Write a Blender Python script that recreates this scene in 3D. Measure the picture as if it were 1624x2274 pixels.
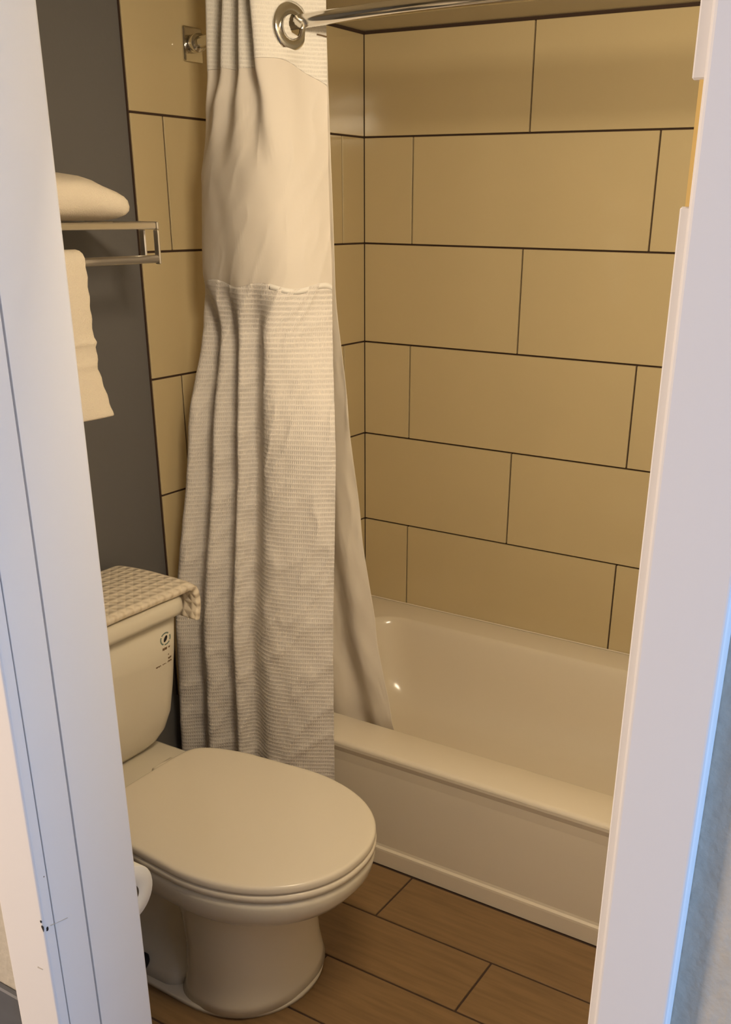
import bpy, bmesh, math, random
from mathutils import Vector, Matrix, noise
random.seed(7)
for o in list(bpy.data.objects): bpy.data.objects.remove(o)
S = bpy.context.scene
COL = S.collection

# ------------------------------------------------------------------ camera
cam_d = bpy.data.cameras.new('camera'); cam = bpy.data.objects.new('camera', cam_d); COL.objects.link(cam)
R_ = Vector((0.85322974, 0.52143058, 0.01044812)); U_ = Vector((-0.21675778, 0.33632258, 0.91646232)); F_ = Vector((-0.47435754, 0.78421762, -0.39998456))
M_ = Matrix((R_, U_, -F_)).transposed().to_4x4(); M_.translation = Vector((1.9147, -2.9337, 1.6766))
cam.matrix_world = M_
cam_d.sensor_fit = 'AUTO'; cam_d.sensor_width = 36.0
cam_d.lens = 2228.8764 / 2274 * 36
cam_d.shift_x = (812 - 881.57) / 2274
cam_d.shift_y = (1432.05 - 1137) / 2274
cam_d.clip_start = 0.02
S.camera = cam

# ------------------------------------------------------------------ world, lights, exposure
W = bpy.data.worlds.new('world'); S.world = W; W.use_nodes = True
W.node_tree.nodes['Background'].inputs[0].default_value = (0.75, 0.82, 1.0, 1)
W.node_tree.nodes['Background'].inputs[1].default_value = 0.02
def area_light(name, loc, target, sx, sy, power, color):
    d = bpy.data.lights.new(name, 'AREA'); d.shape = 'RECTANGLE'; d.size = sx; d.size_y = sy
    d.energy = power; d.color = color
    o = bpy.data.objects.new(name, d); COL.objects.link(o); o.location = loc
    o.rotation_euler = (Vector(target) - Vector(loc)).to_track_quat('-Z', 'Y').to_euler()
    return o
area_light('bathroom_wall_lamp', (1.42, -1.89, 2.09), (1.48, -1.0, 1.80), 0.50, 0.16, 24.0, (1.0, 0.82, 0.58))
area_light('outer_room_window', (3.15, -2.50, 1.25), (0.8, -2.25, 1.0), 0.7, 1.6, 27.0, (0.27, 0.54, 1.0))
area_light('outer_room_lamp', (-1.45, -4.2, 1.75), (1.4, -2.1, 1.1), 0.6, 0.6, 94.0, (1.0, 0.77, 0.59))
S.view_settings.view_transform = 'Standard'; S.view_settings.look = 'None'
S.view_settings.exposure = 0.0; S.view_settings.gamma = 1.0
S.view_settings.use_curve_mapping = False

# ------------------------------------------------------------------ materials
def mat(name, color, rough=0.5, metal=0.0, bump=None, noise_scale=None, noise_amt=0.0, spec=0.5, stretch=None, coat=0.0):
    m = bpy.data.materials.new(name); m.use_nodes = True
    nt = m.node_tree; b = nt.nodes['Principled BSDF']
    b.inputs['Base Color'].default_value = (*color, 1); b.inputs['Roughness'].default_value = rough
    b.inputs['Metallic'].default_value = metal; b.inputs['Specular IOR Level'].default_value = spec
    b.inputs['Coat Weight'].default_value = coat; b.inputs['Coat Roughness'].default_value = 0.08
    tc = nt.nodes.new('ShaderNodeTexCoord'); mp = nt.nodes.new('ShaderNodeMapping')
    nt.links.new(tc.outputs['Object'], mp.inputs['Vector'])
    if stretch: mp.inputs['Scale'].default_value = stretch
    if noise_scale:
        n = nt.nodes.new('ShaderNodeTexNoise'); n.inputs['Scale'].default_value = noise_scale; n.inputs['Detail'].default_value = 5
        nt.links.new(mp.outputs[0], n.inputs['Vector'])
        r = nt.nodes.new('ShaderNodeMix'); r.data_type = 'RGBA'
        r.inputs['A'].default_value = (*[max(0, c * (1 - noise_amt)) for c in color], 1)
        r.inputs['B'].default_value = (*[min(1, c * (1 + noise_amt)) for c in color], 1)
        nt.links.new(n.outputs['Fac'], r.inputs['Factor']); nt.links.new(r.outputs['Result'], b.inputs['Base Color'])
    if bump:
        n2 = nt.nodes.new('ShaderNodeTexNoise'); n2.inputs['Scale'].default_value = bump[0]; n2.inputs['Detail'].default_value = 4
        nt.links.new(mp.outputs[0], n2.inputs['Vector'])
        bp = nt.nodes.new('ShaderNodeBump'); bp.inputs['Strength'].default_value = bump[1]; bp.inputs['Distance'].default_value = bump[2]
        nt.links.new(n2.outputs['Fac'], bp.inputs['Height']); nt.links.new(bp.outputs[0], b.inputs['Normal'])
    return m
def waffle_mat(name, color, cell, depth, uvw=True, trans=0.0, rough=0.85):
    """woven cloth: square waffle relief from the UV map (metres)"""
    m = mat(name, color, rough, spec=0.2); nt = m.node_tree; b = nt.nodes['Principled BSDF']
    uv = nt.nodes.new('ShaderNodeTexCoord'); sep = nt.nodes.new('ShaderNodeSeparateXYZ'); nt.links.new(uv.outputs['UV'], sep.inputs[0])
    outs = []
    for ax in ('X', 'Y'):
        k = nt.nodes.new('ShaderNodeMath'); k.operation = 'MULTIPLY'; k.inputs[1].default_value = 2 * math.pi / cell
        nt.links.new(sep.outputs[ax], k.inputs[0])
        s = nt.nodes.new('ShaderNodeMath'); s.operation = 'SINE'; nt.links.new(k.outputs[0], s.inputs[0]); outs.append(s)
    mx = nt.nodes.new('ShaderNodeMath'); mx.operation = 'MAXIMUM'
    nt.links.new(outs[0].outputs[0], mx.inputs[0]); nt.links.new(outs[1].outputs[0], mx.inputs[1])
    bp = nt.nodes.new('ShaderNodeBump'); bp.inputs['Strength'].default_value = 0.8; bp.inputs['Distance'].default_value = depth
    nt.links.new(mx.outputs[0], bp.inputs['Height']); nt.links.new(bp.outputs[0], b.inputs['Normal'])
    if trans:
        t = nt.nodes.new('ShaderNodeBsdfTranslucent'); t.inputs[0].default_value = (*color, 1)
        x = nt.nodes.new('ShaderNodeMixShader'); x.inputs[0].default_value = trans
        nt.links.new(b.outputs[0], x.inputs[1]); nt.links.new(t.outputs[0], x.inputs[2])
        nt.links.new(x.outputs[0], nt.nodes['Material Output'].inputs[0])
    return m
def sheer_mat(name, color, clear, trans):
    m = mat(name, color, 0.6, spec=0.25); nt = m.node_tree; b = nt.nodes['Principled BSDF']
    t = nt.nodes.new('ShaderNodeBsdfTranslucent'); t.inputs[0].default_value = (*color, 1)
    p = nt.nodes.new('ShaderNodeBsdfTransparent'); p.inputs[0].default_value = (1, 1, 1, 1)
    x = nt.nodes.new('ShaderNodeMixShader'); x.inputs[0].default_value = trans
    y = nt.nodes.new('ShaderNodeMixShader'); y.inputs[0].default_value = clear
    nt.links.new(b.outputs[0], x.inputs[1]); nt.links.new(t.outputs[0], x.inputs[2])
    nt.links.new(x.outputs[0], y.inputs[1]); nt.links.new(p.outputs[0], y.inputs[2])
    nt.links.new(y.outputs[0], nt.nodes['Material Output'].inputs[0])
    return m
MT = dict(
    tile=mat('tan_glazed_tile', (0.57, 0.465, 0.275), 0.09, noise_scale=3.0, noise_amt=0.05, spec=0.45),
    grout=mat('dark_brown_grout', (0.055, 0.030, 0.018), 0.9),
    grey_wall=mat('slate_grey_paint', (0.140, 0.135, 0.133), 0.6, bump=(90, 0.15, 0.002)),
    outer_wall=mat('beige_textured_paint', (0.52, 0.49, 0.42), 0.8, bump=(70, 0.5, 0.004), noise_scale=60, noise_amt=0.1),
    ceiling=mat('ceiling_paint', (0.62, 0.56, 0.42), 0.8, bump=(80, 0.1, 0.002)),
    plank=mat('brown_wood_look_tile', (0.215, 0.130, 0.058), 0.42, noise_scale=5.0, noise_amt=0.35, stretch=(1.2, 14, 14), spec=0.4),
    tub=mat('white_tub_enamel', (0.74, 0.66, 0.53), 0.16, spec=0.5),
    china=mat('white_china', (0.70, 0.645, 0.53), 0.12, spec=0.5),
    seat=mat('white_seat_plastic', (0.74, 0.67, 0.55), 0.22, spec=0.45),
    chrome=mat('chrome', (0.72, 0.70, 0.66), 0.12, 1.0),
    trim=mat('white_gloss_trim_paint', (0.80, 0.79, 0.79), 0.45, bump=(14, 0.08, 0.003)),
    raw_wood=mat('yellowed_raw_wood', (0.72, 0.50, 0.16), 0.6),
    satin=mat('satin_chrome', (0.80, 0.76, 0.70), 0.34, 1.0),
    dark=mat('near_black', (0.012, 0.010, 0.010), 0.6),
    ink=mat('faded_brown_ink', (0.16, 0.10, 0.05), 0.7),
    teal=mat('grey_teal_ink', (0.20, 0.26, 0.22), 0.7),
    band=mat('dark_grey_base_paint', (0.10, 0.105, 0.115), 0.6, noise_scale=20, noise_amt=0.2),
    terry=mat('cream_terry_cotton', (0.84, 0.75, 0.62), 0.95, bump=(420, 0.6, 0.004), spec=0.1),
    paper=mat('toilet_paper', (0.82, 0.80, 0.74), 0.9, bump=(200, 0.2, 0.001), spec=0.1),
    card=mat('brown_card_core', (0.10, 0.07, 0.04), 0.9),
    waffle=waffle_mat('white_waffle_cloth', (0.85, 0.79, 0.73), 0.0115, 0.0008, trans=0.12),
    band_cloth=waffle_mat('white_waffle_band_cloth', (0.90, 0.86, 0.80), 0.0085, 0.0006, trans=0.12),
    sheer=sheer_mat('sheer_window_cloth', (0.86, 0.79, 0.71), 0.05, 0.18),
    liner=sheer_mat('thin_liner_cloth', (0.82, 0.75, 0.65), 0.08, 0.20),
    mat_cloth=waffle_mat('cream_cobbled_cotton', (0.80, 0.70, 0.56), 0.026, 0.0025),
    caulk=mat('grey_white_caulk', (0.50, 0.47, 0.42), 0.6),
)

# ------------------------------------------------------------------ mesh helpers
def link(name, me, m, parent=None):
    o = bpy.data.objects.new(name, me); COL.objects.link(o)
    if m is not None and not me.materials: me.materials.append(m)
    if parent is not None: o.parent = parent
    return o
def mesh(name, verts, faces, m, parent=None, smooth=True, uvs=None):
    me = bpy.data.meshes.new(name); me.from_pydata([tuple(v) for v in verts], [], faces); me.update()
    if uvs:
        ul = me.uv_layers.new(name='UVMap')
        for p in me.polygons:
            for li in p.loop_indices: ul.data[li].uv = uvs[me.loops[li].vertex_index]
    bm = bmesh.new(); bm.from_mesh(me); bmesh.ops.recalc_face_normals(bm, faces=bm.faces); bm.to_mesh(me); bm.free()
    for p in me.polygons: p.use_smooth = smooth
    return link(name, me, m, parent)
def bm_obj(name, bm, m, parent=None, smooth=False):
    me = bpy.data.meshes.new(name); bm.to_mesh(me); bm.free()
    for p in me.polygons: p.use_smooth = smooth
    return link(name, me, m, parent)
def add_box(bm, x0, x1, y0, y1, z0, z1, bev=0.0, seg=1):
    r = bmesh.ops.create_cube(bm, size=1.0)
    bmesh.ops.transform(bm, verts=r['verts'], matrix=Matrix.Translation(((x0+x1)/2, (y0+y1)/2, (z0+z1)/2)) @ Matrix.Diagonal((x1-x0, y1-y0, z1-z0, 1)))
    if bev:
        es = list({e for v in r['verts'] for e in v.link_edges})
        bmesh.ops.bevel(bm, geom=es, offset=bev, segments=seg, affect='EDGES', profile=0.5)
def box(name, x0, x1, y0, y1, z0, z1, m, parent=None, bev=0.0, seg=1, smooth=False):
    bm = bmesh.new(); add_box(bm, x0, x1, y0, y1, z0, z1, bev, seg)
    return bm_obj(name, bm, m, parent, smooth)
def loft(name, rings, m, parent=None, cap0=True, cap1=True, smooth=True, closed=True):
    n = len(rings[0]); vs = [p for r in rings for p in r]; fs = []
    for i in range(len(rings)-1):
        for j in range(n if closed else n-1):
            a = i*n+j; b = i*n+(j+1) % n; fs.append((a, b, b+n, a+n))
    if cap0: fs.append(tuple(range(n)))
    if cap1: fs.append(tuple(range((len(rings)-1)*n, len(rings)*n)))
    return mesh(name, vs, fs, m, parent, smooth)
def tube(name, pts, r, m, parent=None, n=14, cap=True):
    pts = [Vector(p) for p in pts]; rings = []
    for i, p in enumerate(pts):
        t = (pts[min(i+1, len(pts)-1)] - pts[max(i-1, 0)]).normalized()
        a = t.orthogonal().normalized() if abs(t.z) > .9 else t.cross(Vector((0, 0, 1))).normalized()
        b = t.cross(a)
        rings.append([p + a*r*math.cos(2*math.pi*k/n) + b*r*math.sin(2*math.pi*k/n) for k in range(n)])
    return loft(name, rings, m, parent, cap, cap)
def rrect(x0, x1, y0, y1, rad, z, n=8):
    """rounded rectangle ring; rad may be 4 radii for corners (x1,y1),(x0,y1),(x0,y0),(x1,y0)"""
    rs = rad if isinstance(rad, (list, tuple)) else [rad]*4
    cs = [(x1, y1, -1, -1, 0), (x0, y1, 1, -1, 90), (x0, y0, 1, 1, 180), (x1, y0, -1, 1, 270)]
    out = []
    for (cx, cy, sx, sy, a0), r in zip(cs, rs):
        for k in range(n+1):
            a = math.radians(a0 + 90*k/n)
            out.append(Vector((cx + sx*r + r*math.cos(a), cy + sy*r + r*math.sin(a), z)))
    return out
def crom(P, t):
    n = len(P)-1; f = min(max(t, 0), 1)*n; i = min(int(f), n-1); u = f-i
    p0, p1, p2, p3 = P[max(i-1, 0)], P[i], P[i+1], P[min(i+2, n)]
    return tuple(0.5*((2*b) + (-a+c)*u + (2*a-5*b+4*c-d)*u*u + (-a+3*b-3*c+d)*u**3) for a, b, c, d in zip(p0, p1, p2, p3))
def tag(o, label=None, cat=None, group=None, kind=None):
    if label: o['label'] = label
    if cat: o['category'] = cat
    if group: o['group'] = group
    if kind: o['kind'] = kind
    return o
def thing(name, loc, label, cat, group=None):
    o = bpy.data.objects.new(name, None); COL.objects.link(o); o.location = loc; o.empty_display_size = 0.05
    return tag(o, label, cat, group)
def settle(root):
    """children were built in world coordinates: keep them where they are under a moved root"""
    inv = Matrix.Translation(root.location).inverted()
    for c in root.children:
        c.data.transform(inv)
        for g in c.children:
            g.data.transform(inv)

# ------------------------------------------------------------------ the room
CEIL = 2.1605; TW = 0.7694; TH = 0.3068; ZJ = 1.874; G = 0.0026
YIN, YOUT = -1.95, -2.12          # the two faces of the door wall
XR = 1.915                        # right wall of the bathroom
def st(o, label=None): return tag(o, label, kind='structure')

floor = st(box('floor', -0.2, XR+0.1, YOUT, 0.1, -0.06, -0.003, MT['grout']))
rows = [-0.9778, -1.1657, -1.3532, -1.543, -1.733, -1.923, -2.113]
joints = [0.79, 1.124, 0.77, 1.13, 0.80, 1.1]
for i in range(6):
    y1, y0 = rows[i], rows[i+1]
    xs = [joints[i] + k*0.7694 for k in range(-2, 3)]
    xs = [0.0] + [x for x in xs if 0.03 < x < XR-0.03] + [XR]
    for a, b in zip(xs[:-1], xs[1:]):
        box('plank', a+G, b-G, y0+G, y1-G, -0.008, 0.0, MT['plank'], floor, bev=0.0012)

wall_left = st(box('wall_left', -0.12, -0.009, YIN, 0.10, -0.003, CEIL, MT['grey_wall']))
wall_back = st(box('wall_back', -0.009, XR+0.1, 0.009, 0.12, -0.003, CEIL, MT['grout']))
wall_right = st(box('wall_right', XR+0.009, XR+0.1, YIN, 0.009, -0.003, CEIL, MT['outer_wall']))
box('tile_backing', -0.0089, -0.004, -1.0035, 0.009, 0.354, CEIL, MT['grout'], wall_left)
ceiling = st(box('ceiling', -0.12, XR+0.1, YOUT, 0.12, CEIL, CEIL+0.06, MT['ceiling']))
zs = [CEIL-0.010] + [ZJ-k*TH for k in range(5)] + [0.3535]
for i in range(6):
    z1, z0 = zs[i]-(G if i else 0), zs[i+1]+(G if i < 5 else 0)
    off = 0.1772 if i % 2 else 0.5624
    xs = [0.0] + [off + k*TW for k in range(0, 3) if 0.02 < off + k*TW < XR-0.02] + [XR]
    for a, b in zip(xs[:-1], xs[1:]):
        box('tile', a+(G if a else 0.0012), b-G, 0.0, 0.010, z0, z1, MT['tile'], wall_back, bev=0.0012)
    off = 0.1222 if i % 2 else 0.5069
    ys = [0.0] + [off + k*TW for k in range(0, 3) if off + k*TW < 0.98] + [1.0035]
    for a, b in zip(ys[:-1], ys[1:]):
        box('tile', -0.0088, 0.0, -b+G, -a-(G if a else 0.0012), z0, z1, MT['tile'], wall_left, bev=0.0012)

# the wall the doorway is in, seen from the outer room
LX, RX = 0.775, 1.694
bm = bmesh.new()
add_box(bm, -1.9, LX, YOUT, YIN, -0.06, 2.5); add_box(bm, RX, 3.3, YOUT, YIN, -0.06, 2.5); add_box(bm, LX, RX, YOUT, YIN, 2.12, 2.5)
wall_door = st(bm_obj('wall_front', bm, MT['outer_wall']))
st(box('baseboard_front', -1.9, 0.690, YOUT-0.014, YOUT-0.0005, -0.06, 0.435, MT['band'], bev=0.003))
# outer room shell round the camera
st(box('floor_outer', -1.9, 3.3, -4.6, YOUT, -0.12, -0.06, MT['band']))
st(box('ceiling_outer', -1.9, 3.3, -4.6, YOUT, 2.5, 2.56, MT['trim']))
st(box('wall_rear', -1.9, 3.3, -4.68, -4.6, -0.06, 2.5, MT['outer_wall']))
st(box('wall_outer_left', -1.98, -1.9, -4.6, YIN, -0.06, 2.5, MT['outer_wall']))
st(box('wall_outer_right', 3.3, 3.38, -4.6, YIN, -0.06, 2.5, MT['outer_wall']))

# doorway: jambs, stop, casings
door = bpy.data.objects.new('door_1', None); COL.objects.link(door); st(door, 'white painted doorway frame without its door, open to the bathroom')
def prism(name, prof, z0, z1, m, parent, smooth=False, nz=1):
    rings = [[Vector((x, y, z0+(z1-z0)*k/nz)) for x, y in prof] for k in range(nz+1)]
    return loft(name, rings, m, parent, True, True, smooth)
def rounded(x0, x1, y0, y1, r, n=4):
    return [(p.x, p.y) for p in rrect(x0, x1, y0, y1, r, 0, n)]
prism('jamb', [(.7755, YOUT+.0005), (.7965, YOUT+.0005), (.797, YOUT+.001), (.797, -2.0617), (.7965, -2.061), (.7895, -2.061), (.7895, YIN+.003), (.7755, YIN+.003)], -0.06, 2.10, MT['trim'], door)
prism('door_stop', rounded(0.7898, 0.797, -2.0575, YIN+0.006, [0.006, 0.001, 0.001, 0.0008]), 0.0, 2.092, MT['trim'], door)
prism('casing', rounded(0.690, 0.7955, YOUT-0.020, YOUT-0.0005, [0.001, 0.001, 0.006, 0.005]), -0.06, 2.16, MT['trim'], door)
# right jamb with the empty hinge mortise
bm = bmesh.new()
add_box(bm, 1.6680, RX-0.0005, YOUT-0.004, YIN+0.003, -0.06, 1.679, 0.0015); add_box(bm, 1.6660, RX-0.0005, YOUT-0.004, YIN+0.003, 1.762, 2.10, 0.0015)
jr = bm_obj('jamb', bm, MT['trim'], door)
tag(box('hinge_mortise', 1.6720, RX-0.0005, YOUT-0.004, YIN+0.003, 1.679, 1.762, MT['raw_wood'], door), 'bare yellowed wood in the empty hinge recess')
prism('casing', rounded(1.6785, 1.752, YOUT-0.020, YOUT-0.0005, [0.001, 0.001, 0.005, 0.004]), -0.06, 2.16, MT['trim'], door)
box('head_casing', 0.690, 1.752, YOUT-0.020, YOUT-0.0005, 2.161, 2.24, MT['trim'], door, bev=0.004)
box('head_jamb', 0.7755, RX-0.0005, YOUT-0.003, YIN+0.003, 2.101, 2.119, MT['trim'], door)
def flat_poly(name, pts, m, parent):
    return mesh(name, pts, [tuple(range(len(pts)))], m, parent, False)
# chips and scratches in the paint of the left jamb
def blob(name, c, ux, uz, rx, rz, m, parent, n=9, jit=0.35, seed=1):
    rr = random.Random(seed); c = Vector(c); ux = Vector(ux); uz = Vector(uz); P = []
    for k in range(n):
        a = 2*math.pi*k/n; q = 1+rr.uniform(-jit, jit); P.append(c+ux*rx*q*math.cos(a)+uz*rz*q*math.sin(a))
    nn = ux.cross(uz).normalized()*0.0006
    vs = P+[p-nn for p in P]; fs = [tuple(range(n)), tuple(range(2*n-1, n-1, -1))]+[(i, (i+1) % n, n+(i+1) % n, n+i) for i in range(n)]
    return mesh(name, vs, fs, m, parent, False)
CHX = 0.7895

# ------------------------------------------------------------------ bathtub
tub = thing('bathtub', (XR/2, -0.487, 0), 'white alcove bathtub with a plain front apron below tan tiles', 'bathtub')
X0, X1, Y0, Y1, ZT = 0.0025, XR-0.003, -0.974, -0.0015, 0.3528
rings = []
for k in range(5):                       # outer rolled edge of the rim
    a = math.pi/2*k/4; d = 0.012*(1-math.sin(a)); h = 0.012*(1-math.cos(a))
    rings.append(rrect(X0+0.0, X1, Y0+0.012-0.012*math.cos(a) if k else Y0, Y1, 0.004, ZT-0.012+0.012*math.sin(a), 8))
inner = [(0.125, 1.80, -0.846, -0.118, 0.13, ZT), (0.129, 1.796, -0.842, -0.122, 0.128, ZT-0.002), (0.136, 1.789, -0.835, -0.129, 0.125, ZT-0.010),
         (0.143, 1.782, -0.829, -0.135, 0.122, ZT-0.025), (0.165, 1.74, -0.812, -0.152, 0.122, 0.25), (0.19, 1.70, -0.795, -0.168, 0.125, 0.16),
         (0.215, 1.66, -0.775, -0.188, 0.13, 0.105), (0.245, 1.61, -0.745, -0.215, 0.13, 0.075), (0.29, 1.55, -0.70, -0.26, 0.12, 0.062), (0.40, 1.40, -0.60, -0.36, 0.09, 0.058)]
for a in inner: rings.append(rrect(*a[:4], a[4], a[5], 8))
bas = loft('basin', rings, MT['tub'], tub, cap0=False, cap1=True); bas.data.set_sharp_from_angle(angle=math.radians(50))
prof = [(-0.940, 0.001), (-0.974, 0.001), (-0.9742, 0.046), (-0.9735, 0.052), (-0.9685, 0.057), (-0.9668, 0.064), (-0.9660, 0.20), (-0.9668, 0.290), (-0.9690, 0.318), (-0.9735, 0.333), (-0.9738, ZT-0.0125), (-0.940, ZT-0.0125)]
loft('apron', [[Vector((x, y, z)) for y, z in prof] for x in (X0, 0.5, 1.2, X1)], MT['tub'], tub, smooth=False)
box('sealant', 0.001, XR-0.002, -0.0058, -0.0004, ZT+0.0003, ZT+0.005, MT['tub'], tub, bev=0.002)
box('sealant', 0.0004, 0.006, Y0+.003, -0.006, ZT+0.0003, ZT+0.005, MT['tub'], tub, bev=0.002)
settle(tub)

# ------------------------------------------------------------------ curved shower rod
def rod_y(x): return -0.775-0.21*(1-((x-0.955)/0.955)**2)
RZ = 2.035
rod = thing('shower_rod', (0.0, -0.775, RZ), 'curved chrome shower rod across the top of the tub', 'curtain rod')
tube('tube', [(x, rod_y(x), RZ) for x in [0.012+(XR-0.024)*k/40 for k in range(41)]], 0.0135, MT['chrome'], rod, 16)
for sx in (0, 1):
    a, b = (0.0006, 0.009) if sx == 0 else (XR-0.009, XR-0.0006)
    fl = box('flange', a, b, -0.808, -0.742, RZ-0.038, RZ+0.038, MT['chrome'], rod, bev=0.004, seg=2)
    xs = (0.0085, 0.045) if sx == 0 else (XR-0.045, XR-0.0085)
    tube('collar', [(xs[0], rod_y(xs[0]), RZ), (xs[1], rod_y(xs[1]), RZ)], 0.020, MT['chrome'], fl, 16)
settle(rod)

# ------------------------------------------------------------------ shower curtain and liner
def sheet_fn(levels):
    L = sorted(levels, key=lambda l: -l[0])
    def f(t, z):
        if z >= L[0][0]: i = 0
        elif z <= L[-1][0]: i = len(L)-2
        else: i = next(k for k in range(len(L)-1) if L[k+1][0] <= z)
        u = min(max((L[i][0]-z)/(L[i][0]-L[i+1][0]), 0), 1); u = u*u*(3-2*u)*0.5+u*0.5
        a = crom(L[i][1], t); b = crom(L[i+1][1], t)
        return a[0]*(1-u)+b[0]*u, a[1]*(1-u)+b[1]*u
    return f
CUR = [
 (2.145, [(.105, -.790), (.160, -.895), (.195, -.850), (.238, -.925), (.270, -.875), (.305, -.955), (.335, -.915), (.368, -1.004), (.414, -.955), (.428, -.908), (.470, -.868)]),
 (1.955, [(0.102, -0.792), (0.146, -0.889), (0.181, -0.869), (0.226, -0.934), (0.264, -0.902), (0.304, -0.966), (0.340, -0.937), (0.377, -1.000), (0.420, -0.955), (0.437, -0.910), (0.472, -0.871)]),
 (1.88, [(0.097, -0.796), (0.127, -0.880), (0.162, -0.895), (0.209, -0.946), (0.255, -0.939), (0.302, -0.981), (0.347, -0.967), (0.390, -0.993), (0.430, -0.955), (0.450, -0.912), (0.475, -0.875)]),
 (1.74, [(0.092, -0.800), (0.105, -0.870), (0.140, -0.925), (0.190, -0.960), (0.245, -0.982), (0.300, -0.998), (0.355, -1.002), (0.405, -0.986), (0.440, -0.955), (0.465, -0.915), (0.478, -0.880)]),
 (1.52, [(.085, -.820), (.098, -.880), (.137, -.938), (.190, -.970), (.250, -.990), (.310, -1.012), (.360, -1.010), (.418, -.998), (.458, -.965), (.483, -.925), (.494, -.895)]),
 (1.40, [(.072, -.830), (.118, -.925), (.168, -.918), (.213, -.965), (.250, -.948), (.295, -.998), (.333, -.968), (.392, -1.025), (.430, -1.005), (.468, -.965), (.507, -.915)]),
 (1.15, [(.045, -.900), (.100, -.985), (.150, -.942), (.200, -1.003), (.250, -.962), (.292, -1.020), (.328, -.985), (.395, -1.042), (.450, -1.035), (.510, -1.010), (.558, -.982)]),
 (0.60, [(.022, -1.000), (.068, -1.056), (.125, -1.020), (.178, -1.062), (.235, -1.020), (.280, -1.066), (.318, -1.034), (.385, -1.064), (.440, -1.055), (.500, -1.030), (.552, -.998)]),
 (0.12, [(.012, -1.000), (.055, -1.065), (.118, -1.022), (.172, -1.072), (.235, -1.022), (.280, -1.074), (.316, -1.038), (.380, -1.070), (.435, -1.058), (.495, -1.032), (.550, -.998)]),
]
cf = sheet_fn(CUR)
def cloth(name, fn, t0, t1, z_top, z_bot, nt, nz, m, parent, crease=0.0, length=1.6, thick=0.0, seed=0.0):
    vs, fs, uv = [], [], []
    for j in range(nz+1):
        for i in range(nt+1):
            t = t0+(t1-t0)*i/nt; zt = z_top(t) if callable(z_top) else z_top; zb = z_bot(t) if callable(z_bot) else z_bot
            z = zt+(zb-zt)*j/nz
            x, y = fn(t, z)
            if crease:
                q = noise.noise(Vector((t*9+seed, z*12+t*8, 3.1)))
                c = (1-abs(noise.noise(Vector((t*6+seed, z*13-t*9, 7.7))))*2.0)
                d = crease*(q*0.5+max(0, c)**3*0.8)
                x += d*0.55; y -= d
            vs.append((x, y, z)); uv.append((t*length, z))
    for j in range(nz):
        for i in range(nt):
            a = j*(nt+1)+i; fs.append((a, a+1, a+nt+2, a+nt+1))
    o = mesh(name, vs, fs, m, parent, True, uv)
    if thick:
        md = o.modifiers.new('thickness', 'SOLIDIFY'); md.thickness = thick; md.offset = 0
    return o
def band_low(t):                         # scalloped lower edge of the white top band
    return 1.957+0.007*math.sin((t-0.62)*11) - (0.034*((t-0.78)/0.22)**1.3 if t > 0.78 else 0)
def hem(t): return 1.507+0.006*math.sin(t*21+1.0)
curtain = thing('shower_curtain', (0.30, -0.95, 0.12), 'white hotel shower curtain with sheer upper window, bunched at the left of the tub', 'shower curtain')
tb = cloth('top_band', cf, 0, 1, 2.145, band_low, 260, 60, MT['band_cloth'], curtain, 0.0006, thick=0.0012)
bm = bmesh.new(); bm.from_mesh(tb.data)      # the holes the rod runs through
bmesh.ops.delete(bm, geom=[f for f in bm.faces if any(math.hypot(v.co.y-rod_y(v.co.x), v.co.z-RZ+0.004) < 0.019 for v in f.verts)], context='FACES')
bm.to_mesh(tb.data); bm.free()
cloth('sheer_window', cf, 0, 1, lambda t: band_low(t)-0.0003, lambda t: hem(t)+0.0003, 260, 40, MT['sheer'], curtain, 0.003)
lp = cloth('lower_panel', cf, 0, 1, hem, 0.12, 300, 150, MT['waffle'], curtain, 0.006, thick=0.0012)
# stitched hem along the top of the waffle cloth and down its free edge
hv = []
def hem_strip(name, pts_fn, n, w, m, parent):
    vs, fs = [], []
    for i in range(n+1):
        (x, y, z), (dx, dy, dz) = pts_fn(i/n)
        vs += [(x+0.0016, y-0.0022, z), (x+dx+0.0016, y+dy-0.0022, z+dz)]
    for i in range(n): fs.append((2*i, 2*i+1, 2*i+3, 2*i+2))
    o = mesh(name, vs, fs, m, parent, True); md = o.modifiers.new('thickness', 'SOLIDIFY'); md.thickness = 0.0014; md.offset = 0
    return o
def top_h(s):
    t = 0.66+0.34*s; x, y = cf(t, hem(t)); return (x, y, hem(t)+0.001), (0, 0, -0.012)
tag(hem_strip('hem', top_h, 60, .012, MT['band_cloth'], curtain))
# chrome ring grommets where the rod goes through
def ring(c, nrm, ro, ri, th, m, parent):
    nrm = Vector(nrm).normalized(); a = Vector((0, 0, 1)); b = nrm.cross(a).normalized(); N = 40; rings = []
    prof = [(ri, -th), (ri, th), ((ri*2+ro)/3, th*1.6), ((ri+2*ro)/3, th*1.6), (ro, th*0.6), (ro, -th*0.6), ((ri+2*ro)/3, -th*1.6), ((ri*2+ro)/3, -th*1.6)]
    vs, fs = [], []
    for k in range(N):
        t = 2*math.pi*k/N; d = b*math.cos(t)+a*math.sin(t)
        for rr, h in prof: vs.append(Vector(c)+d*rr+nrm*h)
    P = len(prof)
    for k in range(N):
        for q in range(P): fs.append((k*P+q, k*P+(q+1) % P, ((k+1) % N)*P+(q+1) % P, ((k+1) % N)*P+q))
    return mesh('grommet', vs, fs, m, parent)
rg = ring((0.4250, -0.9330, RZ-0.0095), (0.95, -0.30, 0.06), 0.047, 0.0225, 0.0030, MT['chrome'], curtain)
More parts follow.
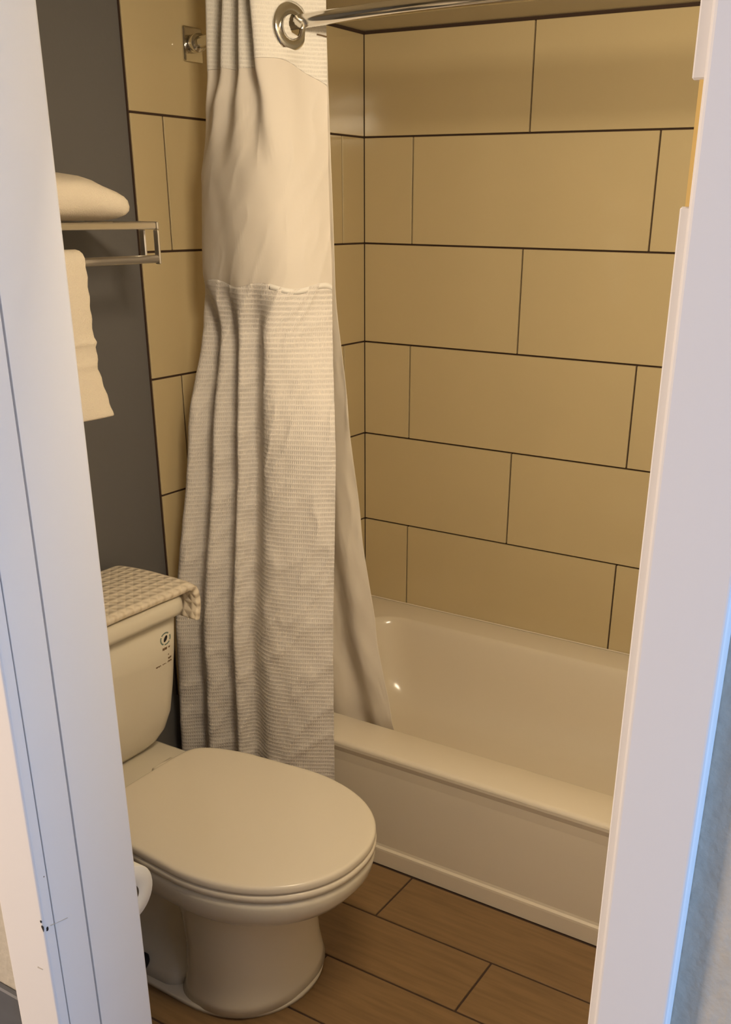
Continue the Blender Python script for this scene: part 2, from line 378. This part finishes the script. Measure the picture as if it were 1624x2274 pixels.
# slit in the band from the ring to the free edge
vs = []
for k in range(9):
    t = 0.955+0.045*k/8; x, y = cf(t, RZ-0.02); vs.append((x+0.0028, y-0.0034, RZ-0.020-0.004*k/8))
tube('slit', vs, 0.0015, MT['ink'], curtain, 6)
settle(curtain)

LIN = [
 (2.02, [(.11, -.76), (.16, -.80), (.22, -.775), (.28, -.82), (.34, -.795), (.40, -.845), (.455, -.845)]),
 (1.50, [(.10, -.77), (.17, -.82), (.24, -.785), (.30, -.83), (.36, -.80), (.43, -.85), (.480, -.862)]),
 (1.20, [(.08, -.78), (.17, -.83), (.26, -.795), (.32, -.835), (.38, -.81), (.45, -.84), (.503, -.845)]),
 (0.90, [(.07, -.79), (.17, -.825), (.26, -.800), (.34, -.825), (.40, -.80), (.46, -.825), (.514, -.805)]),
 (0.60, [(.08, -.785), (.18, -.815), (.28, -.795), (.37, -.812), (.43, -.785), (.50, -.815), (.556, -.795)]),
 (0.36, [(.16, -.775), (.24, -.800), (.33, -.790), (.42, -.805), (.49, -.780), (.56, -.812), (.620, -.815)]),
 (0.24, [(.22, -.765), (.29, -.785), (.37, -.775), (.45, -.79), (.52, -.765), (.59, -.795), (.65, -.795)]),
]
lf = sheet_fn(LIN)
liner = cloth('shower_liner', lf, 0, 1, 2.015, 0.24, 90, 90, MT['liner'], None, 0.004, thick=0.0006)
tag(liner, 'thin white curtain liner hanging down inside the tub behind the shower curtain', 'curtain liner')

# ------------------------------------------------------------------ toilet
TY = -1.480
toilet = thing('toilet', (0.45, TY, 0), 'white two-piece toilet with closed lid beside the tub', 'toilet')
def egg(xb, xt, xw, hw, hb, z, n=64, p=2.15, q=4.2):
    """plan outline: back edge at xb (half width hb), widest hw at xw, rounded tip at xt"""
    out = []
    for k in range(n):
        a = 2*math.pi*k/n; c, s = math.cos(a), math.sin(a)
        if c >= 0:
            x = xw+(xt-xw)*abs(c)**(2/p); y = hw*math.copysign(abs(s)**(2/p), s)
        else:
            x = xw-(xw-xb)*abs(c)**(2/q)
            f = (xw-x)/(xw-xb); sy = math.copysign(abs(s)**(2/q), s)
            y = sy*(hw+(hb-hw)*f*f)
        out.append(Vector((x, TY+y, z)))
    return out
LZ = 0.432
# pedestal: column in front, trapway behind, foot flange on the floor
loft('bowl', [egg(.36, .925, .66, .222, .18, .388), egg(.345, .945, .66, .232, .185, .384), egg(.345, .948, .66, .2335, .185, .372), egg(.345, .942, .66, .230, .185, .345),
              egg(.36, .925, .66, .222, .18, .322), egg(.39, .893, .66, .207, .165, .305), egg(.43, .850, .655, .190, .15, .295), egg(.47, .815, .65, .178, .14, .285), egg(.50, .797, .65, .171, .135, .27),
              egg(.53, .788, .65, .168, .14, .23), egg(.545, .785, .65, .167, .145, .15), egg(.545, .789, .65, .170, .15, .08), egg(.54, .797, .65, .176, .155, .035), egg(.53, .803, .65, .181, .16, .012)],
     MT['china'], toilet, True, True)
loft('foot', [egg(.20, .806, .60, .184, .15, .0005), egg(.20, .807, .60, .185, .15, .010), egg(.205, .803, .60, .182, .147, .0135)], MT['china'], toilet)
loft('trapway', [rrect(.20, .56, TY-.168, TY+.168, .05, .0136), rrect(.17, .56, TY-.140, TY+.140, .05, .035), rrect(.14, .56, TY-.118, TY+.118, .05, .065), rrect(.10, .56, TY-.10, TY+.10, .05, .10), rrect(.06, .56, TY-.115, TY+.115, .05, .24), rrect(.04, .56, TY-.15, TY+.15, .05, .32), rrect(.03, .45, TY-.17, TY+.17, .05, .345)], MT['china'], toilet)
loft('deck', [rrect(.025, .43, TY-.185, TY+.185, .035, .34), rrect(.02, .43, TY-.192, TY+.192, .035, .352), rrect(.02, .43, TY-.192, TY+.192, .035, .388), rrect(.024, .425, TY-.188, TY+.188, .033, .394), rrect(.03, .42, TY-.182, TY+.182, .03, .3955)], MT['china'], toilet)
loft('bolt_cap', [rrect(.415, .450, TY-.172, TY-.137, .012, .0137, 4), rrect(.417, .448, TY-.170, TY-.139, .012, .045, 4), rrect(.425, .440, TY-.162, TY-.147, .007, .054, 4)], MT['dark'], toilet)
# seat ring and lid
loft('seat', [egg(.345, .945, .655, .231, .176, .3895), egg(.342, .950, .655, .2355, .178, .393), egg(.342, .951, .655, .2360, .178, .404), egg(.345, .946, .655, .232, .176, .4085)], MT['seat'], toilet)
def legg(d, z): return egg(.332+d, .949-d, .655, .2358-d, .186-d, z, 96, q=9.0)
lid = loft('lid', [legg(.004, .4105), legg(.0005, .4125), legg(0, .416), legg(0, .4235), legg(.0012, .4272), legg(.004, .4298), legg(.008, .4309), legg(.016, .4313), legg(.08, .4322)], MT['seat'], toilet)
for s in (-1, 1):
    tube('hinge', [(.318, TY+s*.085-.030, .406), (.318, TY+s*.085+.030, .406)], .0125, MT['seat'], toilet, 14)
for k, (ya, yb, xx) in enumerate(((-1.600, -1.560, .276), (-1.545, -1.528, .279), (-1.600, -1.585, .262))):
    box('stamp_mark', xx, xx+.004, ya, yb, .3956, .3960, MT['ink'], toilet)
# tank: rounded, narrowing towards its bottom
def tank_ring(z, f, d, r=.055): return rrect(.012, d, TY-f, TY+f, [r, .02, .02, r], z, 8)
TK = [(.398, .150, .205, .05), (.404, .172, .215, .055), (.420, .197, .228, .06), (.445, .215, .238, .06), (.490, .230, .247, .06), (.56, .237, .254, .058), (.65, .241, .262, .055), (.757, .243, .270, .053)]
tank = loft('tank', [tank_ring(*a) for a in TK], MT['china'], toilet)
loft('tank_lid', [rrect(.010, .276, TY-.247, TY+.247, [.055, .02, .02, .055], .758), rrect(.008, .288, TY-.255, TY+.255, [.058, .02, .02, .058], .762), rrect(.008, .291, TY-.257, TY+.257, [.058, .02, .02, .058], .772),
                  rrect(.008, .290, TY-.256, TY+.256, [.058, .02, .02, .058], .788), rrect(.010, .284, TY-.252, TY+.252, [.055, .02, .02, .055], .797), rrect(.016, .272, TY-.242, TY+.242, [.05, .02, .02, .05], .800)], MT['china'], toilet)
ha = tube('flush_handle', [(.2675, -1.655, .700), (.288, -1.655, .700)], .011, MT['chrome'], toilet, 12)
tube('lever', [(.284, -1.655, .700), (.290, -1.63, .697), (.291, -1.585, .690)], .0055, MT['chrome'], ha, 10)
# printed mark on the tank front: round eye-like emblem with lines of small print under it
def tx(z): return .254+(z-.56)*(.016/.197)+.0006
def strip(y0, y1, za, zb, h, m):
    vs = []; n = 6
    for k in range(n+1):
        y = y0+(y1-y0)*k/n; z = za+(zb-za)*k/n+0.0012*math.sin(k*2.4+za*900)
        vs += [(tx(z-h), y, z-h), (tx(z+h), y, z+h)]
    return mesh('print_line', vs, [(2*k, 2*k+1, 2*k+3, 2*k+2) for k in range(n)], m, tank, False)
ec = (-1.301, .704)
vs, fs = [], []
N = 28
for k in range(N):
    a = 2*math.pi*k/N
    for r in (.0135, .0175): vs.append((tx(ec[1]+r*math.sin(a)), ec[0]+r*1.05*math.cos(a), ec[1]+r*math.sin(a)))
for k in range(N):
    if k in (2, 3, 11, 19, 25): continue
    fs.append((2*k, 2*k+1, 2*((k+1) % N)+1, 2*((k+1) % N)))
tag(mesh('emblem_ring', vs, fs, MT['teal'], tank, False), 'small grey-green ring printed on the tank')
mesh('emblem_pupil', [(tx(ec[1]+.0085*math.sin(a))+.0002, ec[0]+.0055*math.cos(a)+.003*math.sin(a), ec[1]+.0085*math.sin(a)) for a in [2*math.pi*k/16 for k in range(16)]], [tuple(range(16))], MT['dark'], tank, False)
for (ya, yb, z, h) in ((-1.312, -1.296, .677, .0022), (-1.292, -1.286, .678, .0014), (-1.336, -1.314, .655, .0018), (-1.308, -1.290, .657, .0012), (-1.330, -1.282, .648, .0016), (-1.336, -1.318, .637, .0018), (-1.313, -1.300, .6385, .0020), (-1.296, -1.281, .639, .0012)):
    strip(ya, yb, z, z+.001, h*1.5, MT['ink'])
settle(toilet)
# ------------------------------------------------------------------ bath mat over the tank lid
vs, fs, uv = [], [], []
NU, NV = 60, 40
ye, xe = TY+.262, .292
for j in range(NV+1):
    for i in range(NU+1):
        # u runs along the tank towards the tub, then over its end; v from wall to front edge
        s = -0.47+0.575*i/NU             # distance past the rounded end, <0 is on top
        v = j/NV; x = .022+(.248)*v
        r = 0.024
        bulge = 0.014*math.sin(math.pi*min(max((v-0.0)/1.0, 0), 1))**0.6
        crown = 0.010*math.sin(math.pi*v)**0.5 if 0 < v < 1 else 0
        x += (0.012*v if s > -0.02 else 0.012*v)
        if s < 0: y, z = ye+s-0.0, .8105+crown
        else:
            a = min(s/r, math.pi/2)
            y = ye+r*math.sin(a); z = .8105+crown*(1-0.5*a/(math.pi/2))-r+r*math.cos(a)
            if s > r*math.pi/2: z -= s-r*math.pi/2; y += 0.004*math.sin((s-r*math.pi/2)*60)
        q = noise.noise(Vector((x*14, s*11, 2.0)))*0.003
        vs.append((x, y+(q if s > 0 else 0), z+(q if s < 0 else 0))); uv.append((x, s))
for j in range(NV):
    for i in range(NU):
        a = j*(NU+1)+i; fs.append((a, a+1, a+NU+2, a+NU+1))
bmat = mesh('bath_mat', vs, fs, MT['mat_cloth'], None, True, uv)
md = bmat.modifiers.new('thickness', 'SOLIDIFY'); md.thickness = 0.018; md.offset = 0
md = bmat.modifiers.new('round', 'BEVEL'); md.width = 0.006; md.segments = 3; md.limit_method = 'ANGLE'
tag(bmat, 'white cobbled bath mat draped over the toilet tank lid and its right end', 'bath mat')

# ------------------------------------------------------------------ towel rack and towels on the grey wall
FX, RY, RT, RB = 0.25, -1.200, 1.634, 1.567
rack = thing('towel_rack', (-0.009, -1.50, 1.60), 'chrome hotel towel shelf with a lower bar on the grey wall', 'towel rack')
RL = -1.85
for x in (0.055, 0.12, 0.185):
    tube('shelf_bar', [(x, RL+.006, RT), (x, RY-.006, RT)], 0.006, MT['satin'], rack, 10)
box('front_rail', FX-.010, FX, RL+.004, RY-.004, RT-.007, RT+.007, MT['satin'], rack, bev=0.003, seg=2)
tube('towel_bar', [(FX-.006, RL+.005, RB), (FX-.006, RY-.005, RB)], 0.0085, MT['satin'], rack, 14)
for y in (RL, RY):
    e = box('end_bracket', 0.03, FX+.002, y-.003, y+.003, RT-.008, RT+.008, MT['satin'], rack, bev=0.002, seg=2)
    box('drop', FX-.012, FX+.002, y-.003, y+.003, RB-.011, RT-.0085, MT['satin'], e, bev=0.002, seg=2)
    box('strut', .196, .213, y-.004, y+.002, RB-.004, RT-.0085, MT['satin'], e, bev=0.002)
for y in (-1.49, -1.78):
    w = box('wall_bracket', -.0085, .20, y-.012, y+.012, RT-.022, RT-.0065, MT['satin'], rack, bev=0.003, seg=2)
    box('wall_plate', -.0088, -.001, y-.028, y+.028, RT-.075, RT-.023, MT['satin'], w, bev=0.003, seg=2)
settle(rack)
# folded towel lying on the shelf: puffy, rounded at its free end
rings = []
for k in range(30):
    u = k/29; y = -1.80+0.522*(1-(1-u)**2.0)
    d = (-1.278-y)/0.125                 # 0 at the free end, 1 where the towel is full height
    q = min(max(d, 0), 1)
    top = 0.090*(0.64+0.36*math.sin(q*math.pi/2)**1.2); rnd = math.sqrt(max(0, 1-(1-min((-1.278-y)/0.022, 1))**2))
    hz = max(0.004, top*(0.15+0.85*rnd)); zc = RT+.0085+0.022*(1-rnd)+hz*0.5
    w = 0.122*(0.85+0.15*rnd)
    rg_ = []
    for q in range(28):
        a = 2*math.pi*q/28; c, s_ = math.cos(a), math.sin(a)
        px = 0.140+w*math.copysign(abs(c)**0.75, c); pz = zc+hz*0.5*math.copysign(abs(s_)**0.7, s_)
        rg_.append(Vector((px+0.003*noise.noise(Vector((a*2, u*9, 1))), y, pz+(0.003*noise.noise(Vector((a*2, u*9, 5))) if s_ > -0.5 else 0))))
    rings.append(rg_)
ft = loft('folded_towel', rings, MT['terry'])
tag(ft, 'plump cream folded towel lying on top of the chrome shelf', 'towel')
# towel hanging over the lower bar, with two woven border ridges
hang = thing('hanging_towel', (FX, -1.56, 1.26), 'cream towel hanging over the lower bar of the chrome rack', 'towel')
def hang_prof():
    P = []
    zb = 1.262
    for z in [1.30, 1.36, 1.42, 1.48, 1.53]: P.append((FX-.006-.017, z, 0))
    for k in range(9):
        a = math.pi-math.pi*k/8; P.append((FX-.006+.020*math.cos(a), RB+.020*math.sin(a)*1.0, 0))
    n = 34
    for k in range(1, n+1):
        z = RB-(RB-zb)*k/n; b = 0
        for zc in (1.415, 1.372): b += 0.0045*math.exp(-((z-zc)/0.0045)**2)
        flare = 0.0 if z > 1.372 else (1.372-z)/(1.372-zb)
        P.append((FX-.006+.020+b+0.010*flare, z, flare))
    return P
HP = hang_prof(); ys = 24
vs, fs = [], []
for j, (x, z, fl) in enumerate(HP):
    for i in range(ys+1):
        v = i/ys; right = -1.428+0.022*fl+(0.004 if j > 12 and 1.372 < z < 1.415 else 0); y = -1.76+(right+1.76)*v
        vs.append((x+0.003*math.sin(v*11+z*3)*(0.3+fl), y+0.0015*math.sin(z*160), z-0.004*(1-v)*fl))
for j in range(len(HP)-1):
    for i in range(ys):
        a = j*(ys+1)+i; fs.append((a, a+1, a+ys+2, a+ys+1))
ht = mesh('cloth', vs, fs, MT['terry'], hang); md = ht.modifiers.new('thickness', 'SOLIDIFY'); md.thickness = 0.010; md.offset = 0
md = ht.modifiers.new('round', 'BEVEL'); md.width = 0.004; md.segments = 3; md.limit_method = 'ANGLE'
settle(hang)

# ------------------------------------------------------------------ toilet paper on the inside of the door wall
TPx, TPy, TPz = 0.681, -1.862, 0.470
roll = thing('toilet_paper_roll', (TPx-.06, TPy, TPz-.062), 'white toilet paper roll just inside the door frame, left of the toilet', 'toilet paper')
def lathe_x(name, prof, cx, cy, cz, m, parent, n=36):
    rings = [[Vector((cx+dx, cy+r*math.cos(2*math.pi*k/n), cz+r*math.sin(2*math.pi*k/n))) for k in range(n)] for dx, r in prof]
    return loft(name, rings, m, parent, False, False)
lathe_x('paper', [(-.118, .022), (-.120, .024), (-.120, .058), (-.117, .0605), (-.003, .0605), (0, .058), (0, .024), (-.002, .022)], TPx, TPy, TPz, MT['paper'], roll)
lathe_x('core', [(-.1205, .0215), (.0003, .0215), (.0003, .0200), (-.1205, .0200), (-.1205, .0215)], TPx, TPy, TPz, MT['card'], roll)
settle(roll)
hold = thing('paper_holder', (TPx-.06, YIN, TPz), 'chrome paper holder fixed to the wall behind the door frame', 'paper holder')
box('wall_plate', TPx-.185, TPx-.130, YIN+.0005, YIN+.010, TPz-.03, TPz+.03, MT['chrome'], hold, bev=.003, seg=2)
tube('arm', [(TPx-.157, YIN+.009, TPz), (TPx-.157, TPy-.01, TPz), (TPx-.152, TPy, TPz), (TPx-.14, TPy, TPz), (TPx-.005, TPy, TPz)], .007, MT['chrome'], hold, 10)
settle(hold)

# paint chips and scuffs on the left door frame
blob('paint_chip', (0.7930, -2.1405, 0.636), (1, 0, 0), (0, 0, 1), .0030, .0055, MT['dark'], door, 9, .45, 3)
blob('paint_chip', (0.7912, -2.1405, 0.648), (1, 0, 0), (0, 0, 1), .0016, .0022, MT['dark'], door, 7, .4, 5)
blob('paint_chip', (0.7958, -2.1345, 0.632), (0, 1, 0), (0, 0, 1), .0022, .0040, MT['dark'], door, 8, .4, 6)
blob('paint_chip', (0.7958, -2.1255, 0.726), (0, 1, 0), (0, 0, 1), .0011, .0013, MT['ink'], door, 7, .3, 7)
tube('scratch', [(0.7974, -2.1291, 0.6352), (0.7974, -2.0957, 0.6282)], .0005, MT['caulk'], door, 5)
blob('scuff', (0.7690, -2.1405, 0.546), (1, 0, 0), (0, 0, 1), .0075, .0016, MT['caulk'], door, 9, .4, 8)
